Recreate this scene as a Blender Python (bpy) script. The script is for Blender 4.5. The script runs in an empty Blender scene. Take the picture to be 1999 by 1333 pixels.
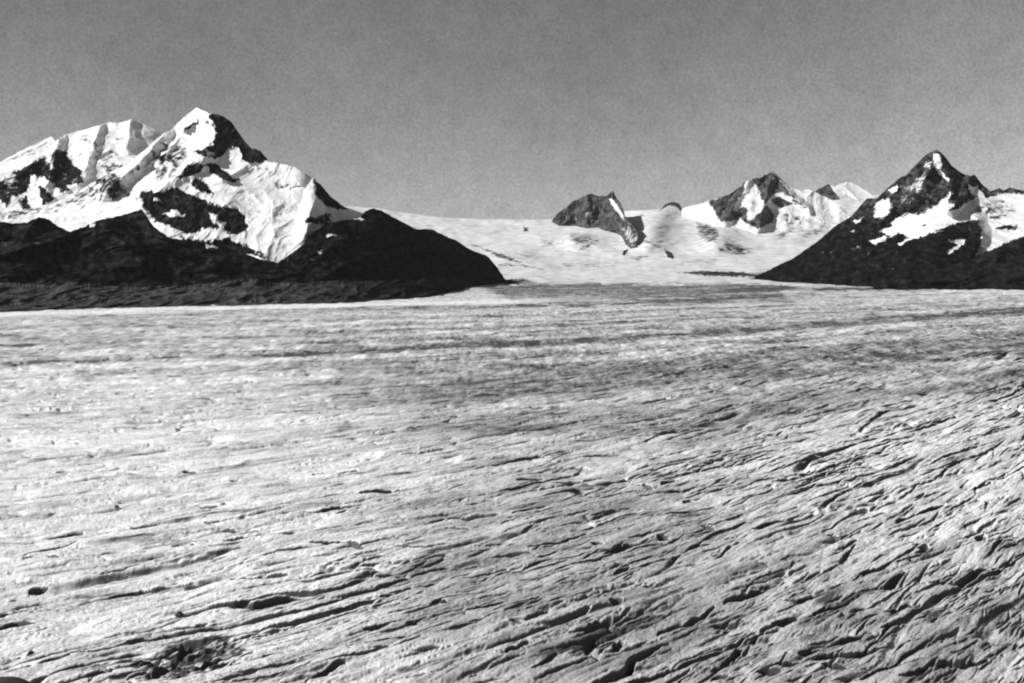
import bpy, math, random
import numpy as np

# ------------------------------------------------------------------ camera, sky, sun, exposure
scene = bpy.context.scene
F, CX, YH, HC = 2144.0, 999.5, 505.0, 300.0      # focal length (photo px), principal column, horizon row, eye height (m)

cam_data = bpy.data.cameras.new('camera')
cam_data.sensor_width = 36.0
cam_data.lens = 36.0 * F / 1999.0
cam_data.shift_y = -(666.5 - YH) / 1999.0
cam_data.clip_start = 1.0
cam_data.clip_end = 400000.0
cam = bpy.data.objects.new('camera', cam_data)
cam.location = (0, 0, HC)
cam.rotation_euler = (math.radians(90), 0, 0)
scene.collection.objects.link(cam)
scene.camera = cam

SUN_EL, SUN_AZ = math.radians(33), math.radians(-113)     # azimuth clockwise from +Y (the view direction)
to_sun = (math.sin(SUN_AZ) * math.cos(SUN_EL), math.cos(SUN_AZ) * math.cos(SUN_EL), math.sin(SUN_EL))
world = bpy.data.worlds.new('World')
scene.world = world
world.use_nodes = True
nt = world.node_tree
nt.nodes.clear()
out = nt.nodes.new('ShaderNodeOutputWorld')
bg = nt.nodes.new('ShaderNodeBackground')
sky = nt.nodes.new('ShaderNodeTexSky')
sky.sky_type = 'NISHITA'
sky.sun_disc = False
sky.sun_elevation = SUN_EL
sky.sun_rotation = SUN_AZ
sky.altitude = 600
sky.dust_density = 0.6
sep = nt.nodes.new('ShaderNodeSeparateColor')             # black and white film behind a yellow-red filter
mixc = nt.nodes.new('ShaderNodeMath'); mixc.operation = 'MULTIPLY_ADD'
mixc.inputs[1].default_value = 0.60
gsc = nt.nodes.new('ShaderNodeMath'); gsc.operation = 'MULTIPLY'; gsc.inputs[1].default_value = 0.33
nt.links.new(sky.outputs[0], sep.inputs[0])
nt.links.new(sep.outputs[1], gsc.inputs[0])
nt.links.new(sep.outputs[0], mixc.inputs[0])
nt.links.new(gsc.outputs[0], mixc.inputs[2])
tc = nt.nodes.new('ShaderNodeTexCoord')
# thin uneven high veil in the sky
veil = []
for sc, det, lo, hi in ((4.0, 3.0, 0.88, 1.12), (60.0, 4.0, 0.93, 1.07), (480.0, 2.0, 0.84, 1.16)):
    n = nt.nodes.new('ShaderNodeTexNoise'); n.inputs['Scale'].default_value = sc
    n.inputs['Detail'].default_value = det
    r = nt.nodes.new('ShaderNodeMapRange')
    r.inputs['From Min'].default_value = 0.3; r.inputs['From Max'].default_value = 0.7
    r.inputs['To Min'].default_value = lo; r.inputs['To Max'].default_value = hi
    nt.links.new(tc.outputs['Generated'], n.inputs['Vector'])
    nt.links.new(n.outputs['Fac'], r.inputs['Value'])
    veil.append(r)
cur = mixc.outputs[0]
for r in veil:
    m = nt.nodes.new('ShaderNodeMath'); m.operation = 'MULTIPLY'
    nt.links.new(cur, m.inputs[0]); nt.links.new(r.outputs[0], m.inputs[1])
    cur = m.outputs[0]
nt.links.new(cur, bg.inputs['Color'])
bg.inputs['Strength'].default_value = 0.055
nt.links.new(bg.outputs[0], out.inputs['Surface'])

sun_data = bpy.data.lights.new('sun', 'SUN')
sun_data.energy = 3.75
sun_data.angle = math.radians(0.5)
sun_data.color = (1.0, 1.0, 1.0)
sun = bpy.data.objects.new('sun', sun_data)
from mathutils import Vector
sun.rotation_euler = Vector(to_sun).to_track_quat('Z', 'Y').to_euler()
sun.location = (-3000, -500, 5000)
scene.collection.objects.link(sun)

scene.view_settings.view_transform = 'Standard'
scene.view_settings.look = 'None'
scene.view_settings.gamma = 1.0
scene.view_settings.exposure = 0.55
scene.render.engine = 'CYCLES'
scene.cycles.filter_width = 2.1                          # an old lens and plate, a little soft
scene.cycles.max_bounces = 3
scene.cycles.diffuse_bounces = 2
scene.cycles.volume_bounces = 0

# ------------------------------------------------------------------ helpers
rng = np.random.default_rng(11)
random.seed(5)
PERM = rng.permutation(4096).astype(np.int64)
ANG = rng.random(4096) * 2 * np.pi
GX, GY = np.cos(ANG).astype(np.float32), np.sin(ANG).astype(np.float32)

def noise(x, y, seed=0):
    """gradient noise, about -1..1"""
    x = np.asarray(x, np.float64) + seed * 17.31; y = np.asarray(y, np.float64) + seed * 7.77
    xi, yi = np.floor(x).astype(np.int64), np.floor(y).astype(np.int64)
    fx, fy = (x - xi).astype(np.float32), (y - yi).astype(np.float32)
    u = fx * fx * fx * (fx * (fx * 6 - 15) + 10); v = fy * fy * fy * (fy * (fy * 6 - 15) + 10)
    def g(i, j, dx, dy):
        h = PERM[(PERM[(xi + i + seed * 131) & 4095] + yi + j) & 4095]
        return GX[h] * dx + GY[h] * dy
    a, b = g(0, 0, fx, fy), g(1, 0, fx - 1, fy)
    c, d = g(0, 1, fx, fy - 1), g(1, 1, fx - 1, fy - 1)
    return (a + (b - a) * u + (c - a) * v + (a - b - c + d) * u * v) * 1.5

def fbm(x, y, octs=4, seed=0, gain=0.5):
    s, a = 0, 1.0
    for o in range(octs):
        s = s + a * noise(x * 2 ** o, y * 2 ** o, seed + o); a *= gain
    return s

def ridged(x, y, octs=4, seed=0, gain=0.5):
    s, a, w = 0, 1.0, 1.0
    for o in range(octs):
        n = (1 - np.abs(noise(x * 2 ** o, y * 2 ** o, seed + o))) ** 2
        s = s + a * n * w; w = np.clip(n, 0, 1); a *= gain
    return s

def sstep(a, b, x):
    t = np.clip((x - a) / (b - a), 0, 1)
    return t * t * (3 - 2 * t)

def poly_sdf(px, py, poly):
    """signed distance to a polygon, positive inside"""
    inside = np.zeros(px.shape, bool); d2 = np.full(px.shape, 1e12)
    n = len(poly)
    for i in range(n):
        x0, y0 = poly[i]; x1, y1 = poly[(i + 1) % n]
        dx, dy = x1 - x0, y1 - y0
        t = np.clip(((px - x0) * dx + (py - y0) * dy) / (dx * dx + dy * dy + 1e-9), 0, 1)
        d2 = np.minimum(d2, (px - x0 - t * dx) ** 2 + (py - y0 - t * dy) ** 2)
        if y0 != y1:
            c = ((y0 > py) != (y1 > py)) & (px < (x1 - x0) * (py - y0) / (y1 - y0) + x0)
            inside ^= c
    d = np.sqrt(d2)
    return np.where(inside, d, -d)

def line_dist(px, py, pts):
    d2 = np.full(px.shape, 1e12)
    for (x0, y0), (x1, y1) in zip(pts[:-1], pts[1:]):
        dx, dy = x1 - x0, y1 - y0
        t = np.clip(((px - x0) * dx + (py - y0) * dy) / (dx * dx + dy * dy + 1e-9), 0, 1)
        d2 = np.minimum(d2, (px - x0 - t * dx) ** 2 + (py - y0 - t * dy) ** 2)
    return np.sqrt(d2)

def Z(ox, oy, s):
    """coordinates measured on an enlarged detail of the photograph"""
    return lambda *pts: [(ox + x / s, oy + y / s) for x, y in pts]
R1, R2, R3 = Z(0, 180, 2.898), Z(300, 180, 2.898), Z(700, 330, 4.165)
R4, R5, R6 = Z(1000, 330, 4.9375), Z(1300, 270, 4.04), Z(1600, 270, 3.60)

def ev(pts, x):
    p = np.array(pts, float)
    return np.interp(x, p[:, 0], p[:, 1])

def grid_mesh(name, P, attrs, mat, smooth=True):
    """P: rows x cols x 3 array of points linked as ONE mesh object"""
    r, c, _ = P.shape
    me = bpy.data.meshes.new(name)
    me.vertices.add(r * c)
    me.vertices.foreach_set('co', P.reshape(-1).astype(np.float32))
    i = np.arange(r * c, dtype=np.int32).reshape(r, c)
    q = np.stack([i[:-1, :-1], i[:-1, 1:], i[1:, 1:], i[1:, :-1]], -1).reshape(-1, 4)
    me.loops.add(q.size); me.loops.foreach_set('vertex_index', q.reshape(-1))
    me.polygons.add(len(q))
    me.polygons.foreach_set('loop_start', np.arange(0, q.size, 4, dtype=np.int32))
    me.polygons.foreach_set('use_smooth', np.full(len(q), smooth, bool))
    me.update(calc_edges=True)
    for k, v in attrs.items():
        a = me.attributes.new(k, 'FLOAT', 'POINT')
        a.data.foreach_set('value', np.ascontiguousarray(v, np.float32).reshape(-1))
    me.materials.append(mat)
    o = bpy.data.objects.new(name, me)
    scene.collection.objects.link(o)
    return o

def tag(o, label, cat, kind=None, group=None):
    o['label'] = label; o['category'] = cat
    if kind: o['kind'] = kind
    if group: o['group'] = group
    return o

# ------------------------------------------------------------------ materials
def terrain_material(name, snow_col, rock_col, nscale, rock_var=0.5, edge=0.16, bump=0.0):
    """snow lying on rock; the 'snow' attribute says how much snow, 'tone' how pale the rock is"""
    m = bpy.data.materials.new(name); m.use_nodes = True
    t = m.node_tree; n = t.nodes; L = t.links
    b = n['Principled BSDF']; b.inputs['Roughness'].default_value = 0.92
    b.inputs['Specular IOR Level'].default_value = 0.0
    co = n.new('ShaderNodeTexCoord')
    a1 = n.new('ShaderNodeAttribute'); a1.attribute_name = 'snow'
    a2 = n.new('ShaderNodeAttribute'); a2.attribute_name = 'tone'
    n1 = n.new('ShaderNodeTexNoise'); n1.inputs['Scale'].default_value = nscale; n1.inputs['Detail'].default_value = 6
    n1.inputs['Roughness'].default_value = 0.62
    L.new(co.outputs['Object'], n1.inputs['Vector'])
    sub = n.new('ShaderNodeMath'); sub.operation = 'MULTIPLY_ADD'
    sub.inputs[1].default_value = 1.9; sub.inputs[2].default_value = -0.95
    L.new(n1.outputs['Fac'], sub.inputs[0])
    add = n.new('ShaderNodeMath'); L.new(a1.outputs['Fac'], add.inputs[0]); L.new(sub.outputs[0], add.inputs[1])
    mr = n.new('ShaderNodeMapRange'); mr.interpolation_type = 'SMOOTHSTEP'
    mr.inputs['From Min'].default_value = 0.5 - edge; mr.inputs['From Max'].default_value = 0.5 + edge
    L.new(add.outputs[0], mr.inputs['Value'])
    n2 = n.new('ShaderNodeTexNoise'); n2.inputs['Scale'].default_value = nscale * 0.6; n2.inputs['Detail'].default_value = 5
    L.new(co.outputs['Object'], n2.inputs['Vector'])
    rv = n.new('ShaderNodeMapRange'); rv.inputs['From Min'].default_value = 0.3; rv.inputs['From Max'].default_value = 0.7
    rv.inputs['To Min'].default_value = 1 - rock_var; rv.inputs['To Max'].default_value = 1 + rock_var
    L.new(n2.outputs['Fac'], rv.inputs['Value'])
    mu = n.new('ShaderNodeMath'); mu.operation = 'MULTIPLY'
    L.new(a2.outputs['Fac'], mu.inputs[0]); L.new(rv.outputs[0], mu.inputs[1])
    mu2 = n.new('ShaderNodeMath'); mu2.operation = 'MULTIPLY'; mu2.inputs[1].default_value = rock_col
    L.new(mu.outputs[0], mu2.inputs[0])
    sv = n.new('ShaderNodeMapRange'); sv.inputs['From Min'].default_value = 0.3; sv.inputs['From Max'].default_value = 0.7
    sv.inputs['To Min'].default_value = snow_col * 0.68; sv.inputs['To Max'].default_value = snow_col
    L.new(n2.outputs['Fac'], sv.inputs['Value'])
    mx = n.new('ShaderNodeMix'); mx.data_type = 'FLOAT'
    L.new(mr.outputs[0], mx.inputs['Factor']); L.new(mu2.outputs[0], mx.inputs['A']); L.new(sv.outputs[0], mx.inputs['B'])
    L.new(mx.outputs['Result'], b.inputs['Base Color'])
    return m

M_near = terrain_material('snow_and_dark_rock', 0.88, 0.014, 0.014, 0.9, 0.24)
M_far = terrain_material('snow_and_hazed_rock', 0.74, 0.036, 0.007, 0.8, 0.26)  # far rock colour raised to carry the haze of distance
M_wood = terrain_material('dark_scrub_slope', 0.8, 0.0085, 0.02, 0.95)
M_mor = terrain_material('grey_brown_moraine', 0.8, 0.026, 0.02, 0.55)

# ------------------------------------------------------------------ mountains
def mountain(name, mat, px0, px1, step, crest, base, Db, Dc, rows, label, cat='mountain',
             gexp=1.0, rough=(160, 900, 1.0), spurs=(), snow0=1.0, patches=(), wob=3.0, wscale=14.0,
             tone=lambda px, py, n: 1 + 0 * px, jag=1.2, back=2500.0, seed=1, sharp=1.0, depth_fn=None, gullies=(), base_jag=0.0):
    px = np.arange(px0, px1 + 0.01, step)
    cy = ev(crest, px); by = ev(base, px)
    cyj = jag * (noise(px / 9, px * 0 + 3, seed) + 0.7 * noise(px / 3.7, px * 0 + 9, seed + 1))
    byj = base_jag * (noise(px / 11, px * 0 + 5, seed + 2) + 0.6 * noise(px / 4, px * 0 + 7, seed + 3))
    cy = np.minimum(cy, by - 0.9)
    cyj = np.clip(cyj, -3, (by - cy) * 0.5)
    t = np.linspace(0, 1, rows)[:, None]
    PX = np.broadcast_to(px[None, :], (rows, len(px))).copy()
    PY = by[None] + (cy - by)[None] * t + cyj[None] * t ** 9 + byj[None] * (1 - t) ** 9
    if depth_fn is not None:
        D = depth_fn(PX, PY)
    else:
        kk = int(36 / step) * 2 + 1; ker = np.hanning(kk + 2)[1:-1]; ker /= ker.sum()
        sm = lambda v: np.convolve(np.pad(v, kk // 2, mode='edge'), ker, 'valid')
        db = sm(ev(Db, px))[None]
        dc = sm(ev(Dc, px))[None]
        k2 = int(90 / step) * 2 + 1; ker2 = np.hanning(k2 + 2)[1:-1]; ker2 /= ker2.sum()
        cs, bs = np.convolve(np.pad(cy, k2 // 2, mode='edge'), ker2, 'valid'), sm(by)
        td = np.clip((bs[None] - PY) / np.maximum(bs - cs, 8)[None], 0, 1.3)      # smooth body behind the jagged skyline
        D = db + (dc - db) * (td if name != 'moraine' else t) ** gexp
    Dm = D
    xm, zm = (PX - CX) * Dm / F, (YH - PY) * Dm / F
    amp, L, vs = rough
    zm = zm + 0.6 * (D - D.min(axis=0)[None])
    wx = xm + 0.25 * L * noise(xm / L / 1.3, zm / L / 1.3, seed + 5)
    wz = zm + 0.25 * L * noise(xm / L / 1.3, zm / L / 1.3, seed + 6)
    rel = ridged(wx / L, wz * vs / L, 5, seed + 7, 0.55)
    bulk = fbm(wx / L / 2.5, wz / L / 2.5, 2, seed + 21)
    taper = sstep(0, 0.12, t)
    # snow cover, with some shading painted in as thinner snow
    wn = lambda s: noise(PX / wscale, PY / wscale, seed + s) + 0.55 * noise(PX / wscale * 2.3, PY / wscale * 2.3, seed + s + 1) \
        + 0.3 * noise(PX / wscale * 5, PY / wscale * 5, seed + s + 2)
    WX, WY = PX + wob * wn(40), PY + wob * wn(50)
    snow = np.full(PX.shape, float(snow0)) if not callable(snow0) else snow0(PX, PY)
    for pl, val, soft in patches:
        m = sstep(-soft * 1.9, soft * 1.9, poly_sdf(WX, WY, pl))
        snow = snow * (1 - m) + val * m
    ampe = amp * (1 - 0.62 * np.clip(snow, 0, 1))
    D = D - taper * ampe * (rel - 0.9) * sharp - taper * ampe * 1.2 * bulk
    for pts, a, w in spurs:
        d = line_dist(PX + 3 * noise(PX / 20, PY / 20, seed + 30), PY + 3 * noise(PX / 20, PY / 20, seed + 31), pts)
        D = D - a * np.maximum(0, 1 - d / w)
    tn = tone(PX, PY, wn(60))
    for pts in gullies:
        tn = tn * (1 + 1.6 * np.clip(1.6 - line_dist(WX, WY, pts) / 1.3, 0, 1) * np.clip(0.6 + noise(PX / 12, PY / 12, seed + 80), 0, 1))
    X = (PX - CX) * D / F
    Zz = HC + (YH - PY) * D / F
    P = np.stack([X, D, Zz], -1)
    # foot below the ground in front, far side behind the crest
    foot = P[0].copy(); foot[:, 2] = -140
    backs = []
    for k in range(1, 9):
        s = k / 8
        b = P[-1].copy(); b[:, 1] += back * s
        b[:, 0] *= (P[-1][:, 1] + back * s * 0.4) / P[-1][:, 1]
        b[:, 2] = P[-1][:, 2] * (1 - s) ** 1.3 - 140 * s + 30 * (1 - s) * noise(b[:, 0] / 200, b[:, 1] / 200, seed + 70)
        backs.append(b)
    P = np.concatenate([foot[None], P, np.stack(backs)], 0)
    ext = lambda A: np.concatenate([A[:1], A, np.repeat(A[-1:], 8, 0)], 0)
    o = grid_mesh(name, P, {'snow': ext(snow), 'tone': ext(tn)}, mat)
    return tag(o, label, cat, 'structure')

margin = [(-500, 640), (0, 608), (300, 600), (500, 595), (700, 590), (800, 584), (850, 578), (900, 566), (940, 556), (1000, 551), (1020, 551)]
def ground_D(py): return F * HC / (py - YH)
mD = [(x, ground_D(y)) for x, y in margin]

# upper snow basin between the mountains
sf_crest = [(640, 400), (740, 406), (765, 412), (800, 416), (870, 425), (950, 428), (1080, 428), (1160, 424), (1220, 411), (1260, 410)] + \
    R4((1420, 385), (1475, 338), (1540, 315), (1605, 330), (1645, 390)) + [(1350, 402), (1380, 396), (1440, 390), (1560, 385), (1720, 380), (1800, 390)]
sf_base = [(640, 556), (1000, 556), (1500, 556), (1800, 556)]
def sf_depth(px, py):
    cy = ev(sf_crest, px)
    cys = ev([(640, 410), (900, 426), (1100, 426), (1300, 406), (1800, 390)], px)
    t = np.clip((556 - py) / (556 - cys), 0, 1.2)
    D = 12600 + 14500 * t ** 0.75
    hump = 1.6 * (900 * np.exp(-((px - 1130) / 80) ** 2 - ((py - 470) / 22) ** 2) + 700 * np.exp(-((px - 1400) / 40) ** 2 - ((py - 470) / 25) ** 2) \
        + 500 * np.exp(-((px - 1000) / 60) ** 2 - ((py - 500) / 20) ** 2) + 330 * np.exp(-((px - 1300) / 26) ** 2 - ((py - 415) / 18) ** 2))
    hump = hump + 2000 * np.exp(-((px - 1268) / 42) ** 2 - ((py - 445) / 40) ** 2)  # swell added to keep the rock peak's cast shadow off this snow
    return D - hump + 190 * fbm(px / 70, py / 24, 3, 17)
sf_patches = [  # rock and icefall greys; other greys put fold shading into the snow
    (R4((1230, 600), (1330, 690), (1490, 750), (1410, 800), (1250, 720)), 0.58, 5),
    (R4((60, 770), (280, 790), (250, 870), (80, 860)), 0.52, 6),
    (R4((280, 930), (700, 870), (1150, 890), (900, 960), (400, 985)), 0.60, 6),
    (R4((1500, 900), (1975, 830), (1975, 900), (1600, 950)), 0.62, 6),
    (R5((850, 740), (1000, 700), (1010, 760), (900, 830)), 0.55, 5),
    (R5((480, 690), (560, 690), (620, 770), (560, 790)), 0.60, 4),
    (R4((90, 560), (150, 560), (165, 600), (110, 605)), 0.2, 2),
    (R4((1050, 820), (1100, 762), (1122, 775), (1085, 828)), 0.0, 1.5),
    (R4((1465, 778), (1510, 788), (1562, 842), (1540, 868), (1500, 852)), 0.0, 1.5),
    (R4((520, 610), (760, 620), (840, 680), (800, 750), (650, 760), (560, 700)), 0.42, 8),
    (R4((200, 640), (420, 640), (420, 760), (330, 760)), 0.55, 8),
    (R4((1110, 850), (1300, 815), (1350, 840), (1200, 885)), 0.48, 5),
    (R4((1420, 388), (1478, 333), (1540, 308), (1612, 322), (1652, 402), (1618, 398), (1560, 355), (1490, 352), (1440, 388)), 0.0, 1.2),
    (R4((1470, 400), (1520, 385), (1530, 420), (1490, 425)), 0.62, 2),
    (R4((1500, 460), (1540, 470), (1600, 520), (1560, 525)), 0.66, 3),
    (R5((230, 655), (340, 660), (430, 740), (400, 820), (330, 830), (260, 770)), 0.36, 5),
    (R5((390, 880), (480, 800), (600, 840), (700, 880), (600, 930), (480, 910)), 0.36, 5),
    (R5((1040, 720), (1200, 690), (1330, 680), (1200, 780), (1080, 810)), 0.52, 6),  # shading band below the twin summit, painted as thin snow
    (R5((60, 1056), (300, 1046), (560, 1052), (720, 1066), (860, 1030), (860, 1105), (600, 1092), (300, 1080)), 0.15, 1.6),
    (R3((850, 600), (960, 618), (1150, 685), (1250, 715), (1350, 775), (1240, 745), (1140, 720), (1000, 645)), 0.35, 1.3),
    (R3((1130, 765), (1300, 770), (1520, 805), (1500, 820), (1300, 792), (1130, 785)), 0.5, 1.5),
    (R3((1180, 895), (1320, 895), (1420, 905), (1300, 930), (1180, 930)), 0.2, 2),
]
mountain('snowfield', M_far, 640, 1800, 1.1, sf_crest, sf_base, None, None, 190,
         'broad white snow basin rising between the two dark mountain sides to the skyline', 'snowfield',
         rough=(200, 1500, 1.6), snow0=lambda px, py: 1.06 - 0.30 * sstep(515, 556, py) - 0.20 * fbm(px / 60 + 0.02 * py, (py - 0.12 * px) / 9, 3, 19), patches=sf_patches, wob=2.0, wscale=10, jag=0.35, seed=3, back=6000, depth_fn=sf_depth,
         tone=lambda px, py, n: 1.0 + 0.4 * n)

# bare rock peak standing in the middle of the snow basin
rk_crest = R4((380, 500), (395, 482), (430, 430), (530, 360), (570, 318), (640, 288), (690, 258), (760, 233), (820, 260), (900, 258), (940, 232), (970, 208), (1000, 268), (1050, 338), (1080, 410), (1092, 480), (1160, 540), (1200, 590), (1212, 660), (1220, 742))
rk_base = R4((380, 505), (450, 548), (600, 546), (720, 568), (820, 560), (900, 592), (1000, 612), (1050, 635), (1095, 720), (1140, 765), (1220, 750))
mountain('mountain', M_far, 1077.5, 1246, 0.7, rk_crest, rk_base, None, None, 110,
         'bare dark rock peak with a hooked summit standing alone in the middle snow basin', 'mountain',
         rough=(230, 480, 0.7), snow0=0.0, jag=0.9, wob=1.5, wscale=8, seed=9, back=1500,
         depth_fn=lambda px, py: sf_depth(px, ev(rk_base, px)) - 90 + (ev(rk_base, px) - py) * 16,
         patches=[(R4((1040, 570), (1160, 520), (1230, 590), (1230, 700), (1150, 780), (1100, 700)), 0.40, 4),  # shade on the lower right lobe, painted as a snow and rock mix
                  (R4((925, 280), (960, 278), (1012, 350), (1062, 430), (1085, 500), (1040, 445), (975, 365)), 1.0, 1.2),
                  (R4((700, 420), (760, 370), (740, 470), (690, 520)), 0.33, 2.5),
                  (R4((560, 470), (640, 440), (620, 520)), 0.3, 2.5)],
         tone=lambda px, py, n: np.clip(1.7 + 1.1 * n, 0.4, 4))

# snowy twin summit right of it
tw_crest = R5((120, 560), (150, 545), (300, 510), (340, 488), (420, 470), (500, 440), (570, 390), (630, 333), (660, 340), (690, 310), (740, 310), (800, 275), (850, 258), (880, 290), (920, 328), (1000, 393), (1080, 410), (1120, 398), (1170, 420), (1300, 480), (1500, 640))
tw_base = R5((120, 600), (400, 690), (560, 700), (720, 740), (850, 720), (1100, 700), (1300, 690), (1500, 680))
mountain('mountain', M_far, 1331, 1668, 0.8, tw_crest, tw_base, None, None, 130,
         'snow streaked grey peak with a dark pointed top left of the small white cone', 'mountain',
         rough=(220, 800, 0.7), snow0=1.0, jag=0.5, wob=1.8, wscale=9, seed=14, back=2500,
         depth_fn=lambda px, py: sf_depth(px, ev(tw_base, px)) - 200 + (ev(tw_base, px) - py) * 17,
         spurs=[(R5((850, 260), (790, 430), (740, 700)), 350, 14), (R5((640, 335), (560, 500), (470, 650)), 300, 14), (R5((850, 260), (950, 420), (1130, 560)), 300, 10)],
         patches=[(R5((318, 490), (420, 466), (500, 436), (570, 386), (640, 325), (610, 420), (560, 500), (535, 560), (600, 600), (560, 640), (450, 662), (400, 630), (390, 580)), 0.05, 1.6),
                  (R5((680, 315), (740, 312), (850, 250), (895, 320), (950, 400), (1010, 475), (930, 430), (850, 440), (820, 480), (790, 520), (750, 470), (740, 400)), 0.05, 1.8),
                  (R5((830, 480), (900, 458), (1000, 520), (905, 548), (850, 520)), 0.0, 1.2),
                  (R5((1000, 470), (1120, 555), (1100, 555), (990, 490)), 0.3, 1.0),
                  (R5((560, 560), (610, 530), (640, 570), (640, 640), (690, 640), (720, 600), (800, 520), (850, 600), (845, 660), (720, 715), (680, 690), (600, 650)), 0.05, 1.6),
                  (R5((640, 560), (690, 470), (720, 520), (700, 620)), 0.72, 2),
                  (R5((930, 600), (965, 600), (980, 700), (950, 680)), 0.5, 1.5), (R5((1015, 625), (1050, 615), (1050, 640), (1020, 650)), 0.0, 1.5)],
         tone=lambda px, py, n: np.clip(1.7 + 1.2 * n, 0.4, 4))

# white cone at the far right of the basin
co_crest = R5((1130, 480), (1190, 405), (1280, 360), (1330, 378), (1430, 340), (1480, 350), (1560, 400), (1616, 440), (1720, 500), (1800, 560))
co_base = R5((1130, 620), (1300, 640), (1500, 650), (1800, 650))
mountain('mountain', M_far, 1581, 1744, 0.8, co_crest, co_base, None, None, 90,
         'small white cone with a dark rock rib on its left, close behind the right dark mountain', 'mountain',
         rough=(150, 700, 0.7), snow0=1.0, jag=0.4, wob=1.4, wscale=8, seed=22, back=2500,
         depth_fn=lambda px, py: 26500 + (ev(co_base, px) - py) * 20,
         patches=[(R5((1178, 430), (1210, 380), (1285, 350), (1322, 410), (1380, 490), (1440, 575), (1470, 610), (1400, 580), (1330, 530), (1285, 488), (1250, 512), (1200, 460)), 0.0, 1.4),
                  (R5((1470, 490), (1510, 490), (1510, 520), (1480, 525)), 0.0, 1.4), (R5((1400, 430), (1470, 450), (1480, 490), (1430, 480)), 0.55, 2)],
         tone=lambda px, py, n: np.clip(2.2 + 0.9 * n, 0.4, 4))

# left: rear snow dome
dm_crest = [(-500, 420), (-300, 360), (-120, 330)] + R1((0, 395), (100, 340), (290, 250), (312, 278), (370, 240), (500, 205), (620, 170), (690, 170), (740, 153), (830, 185), (920, 235), (1050, 320), (1250, 480))
dm_base = [(-500, 470), (0, 445), (150, 430), (300, 400), (440, 400)]
mountain('mountain', M_near, -480, 430, 1.1, dm_crest, dm_base, [(-500, 9800), (430, 11600)], [(-500, 11300), (0, 12200), (430, 13200)], 170,
         'rounded white snow dome with a dark rock face, behind and left of the sharp summit', 'mountain',
         rough=(150, 700, 0.6), snow0=0.90, jag=0.7, wob=4.2, wscale=12, seed=31, back=3000,
         spurs=[(R1((330, 270), (300, 420), (250, 560)), 160, 18), (R1((560, 200), (520, 330), (470, 450)), 130, 16), (R1((740, 160), (720, 300)), 120, 22)],
         patches=[(R1((-900, 560), (0, 500), (60, 470), (150, 410), (280, 350), (330, 312), (370, 340), (405, 400), (455, 440), (475, 515), (380, 522), (390, 560), (340, 572), (300, 520), (240, 482), (180, 470), (160, 560), (110, 582), (60, 600), (40, 650), (0, 610), (-900, 700)), 0.12, 2.2),
                  (R1((180, 470), (240, 480), (300, 520), (330, 560), (270, 560), (200, 500)), 0.9, 2.5),
                  (R1((20, 500), (90, 450), (100, 510), (40, 560)), 0.42, 3.5),
                  (R1((250, 360), (300, 350), (300, 430), (270, 430)), 0.55, 3.0),
                  (R1((215, 530), (255, 540), (305, 610), (240, 640)), 0.0, 2.5), (R1((110, 600), (150, 600), (190, 690), (120, 690)), 0.0, 2.5),
                  (R1((480, 330), (700, 300), (640, 400), (500, 390)), 0.66, 6), (R1((150, 320), (300, 255), (330, 300), (160, 400)), 0.72, 6), (R1((700, 200), (860, 240), (780, 300), (700, 260)), 0.74, 6),
                  (R1((440, 230), (530, 235), (560, 330), (480, 310)), 0.6, 5), (R1((640, 250), (700, 260), (690, 300), (650, 300)), 0.66, 4),
                  (R1((555, 415), (740, 400), (860, 290), (920, 240), (860, 340), (740, 440), (620, 470)), 0.45, 3)],  # grey shadow line along the arete, painted as thin snow
         tone=lambda px, py, n: np.clip(1.1 + 0.9 * n, 0.3, 4))

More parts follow.
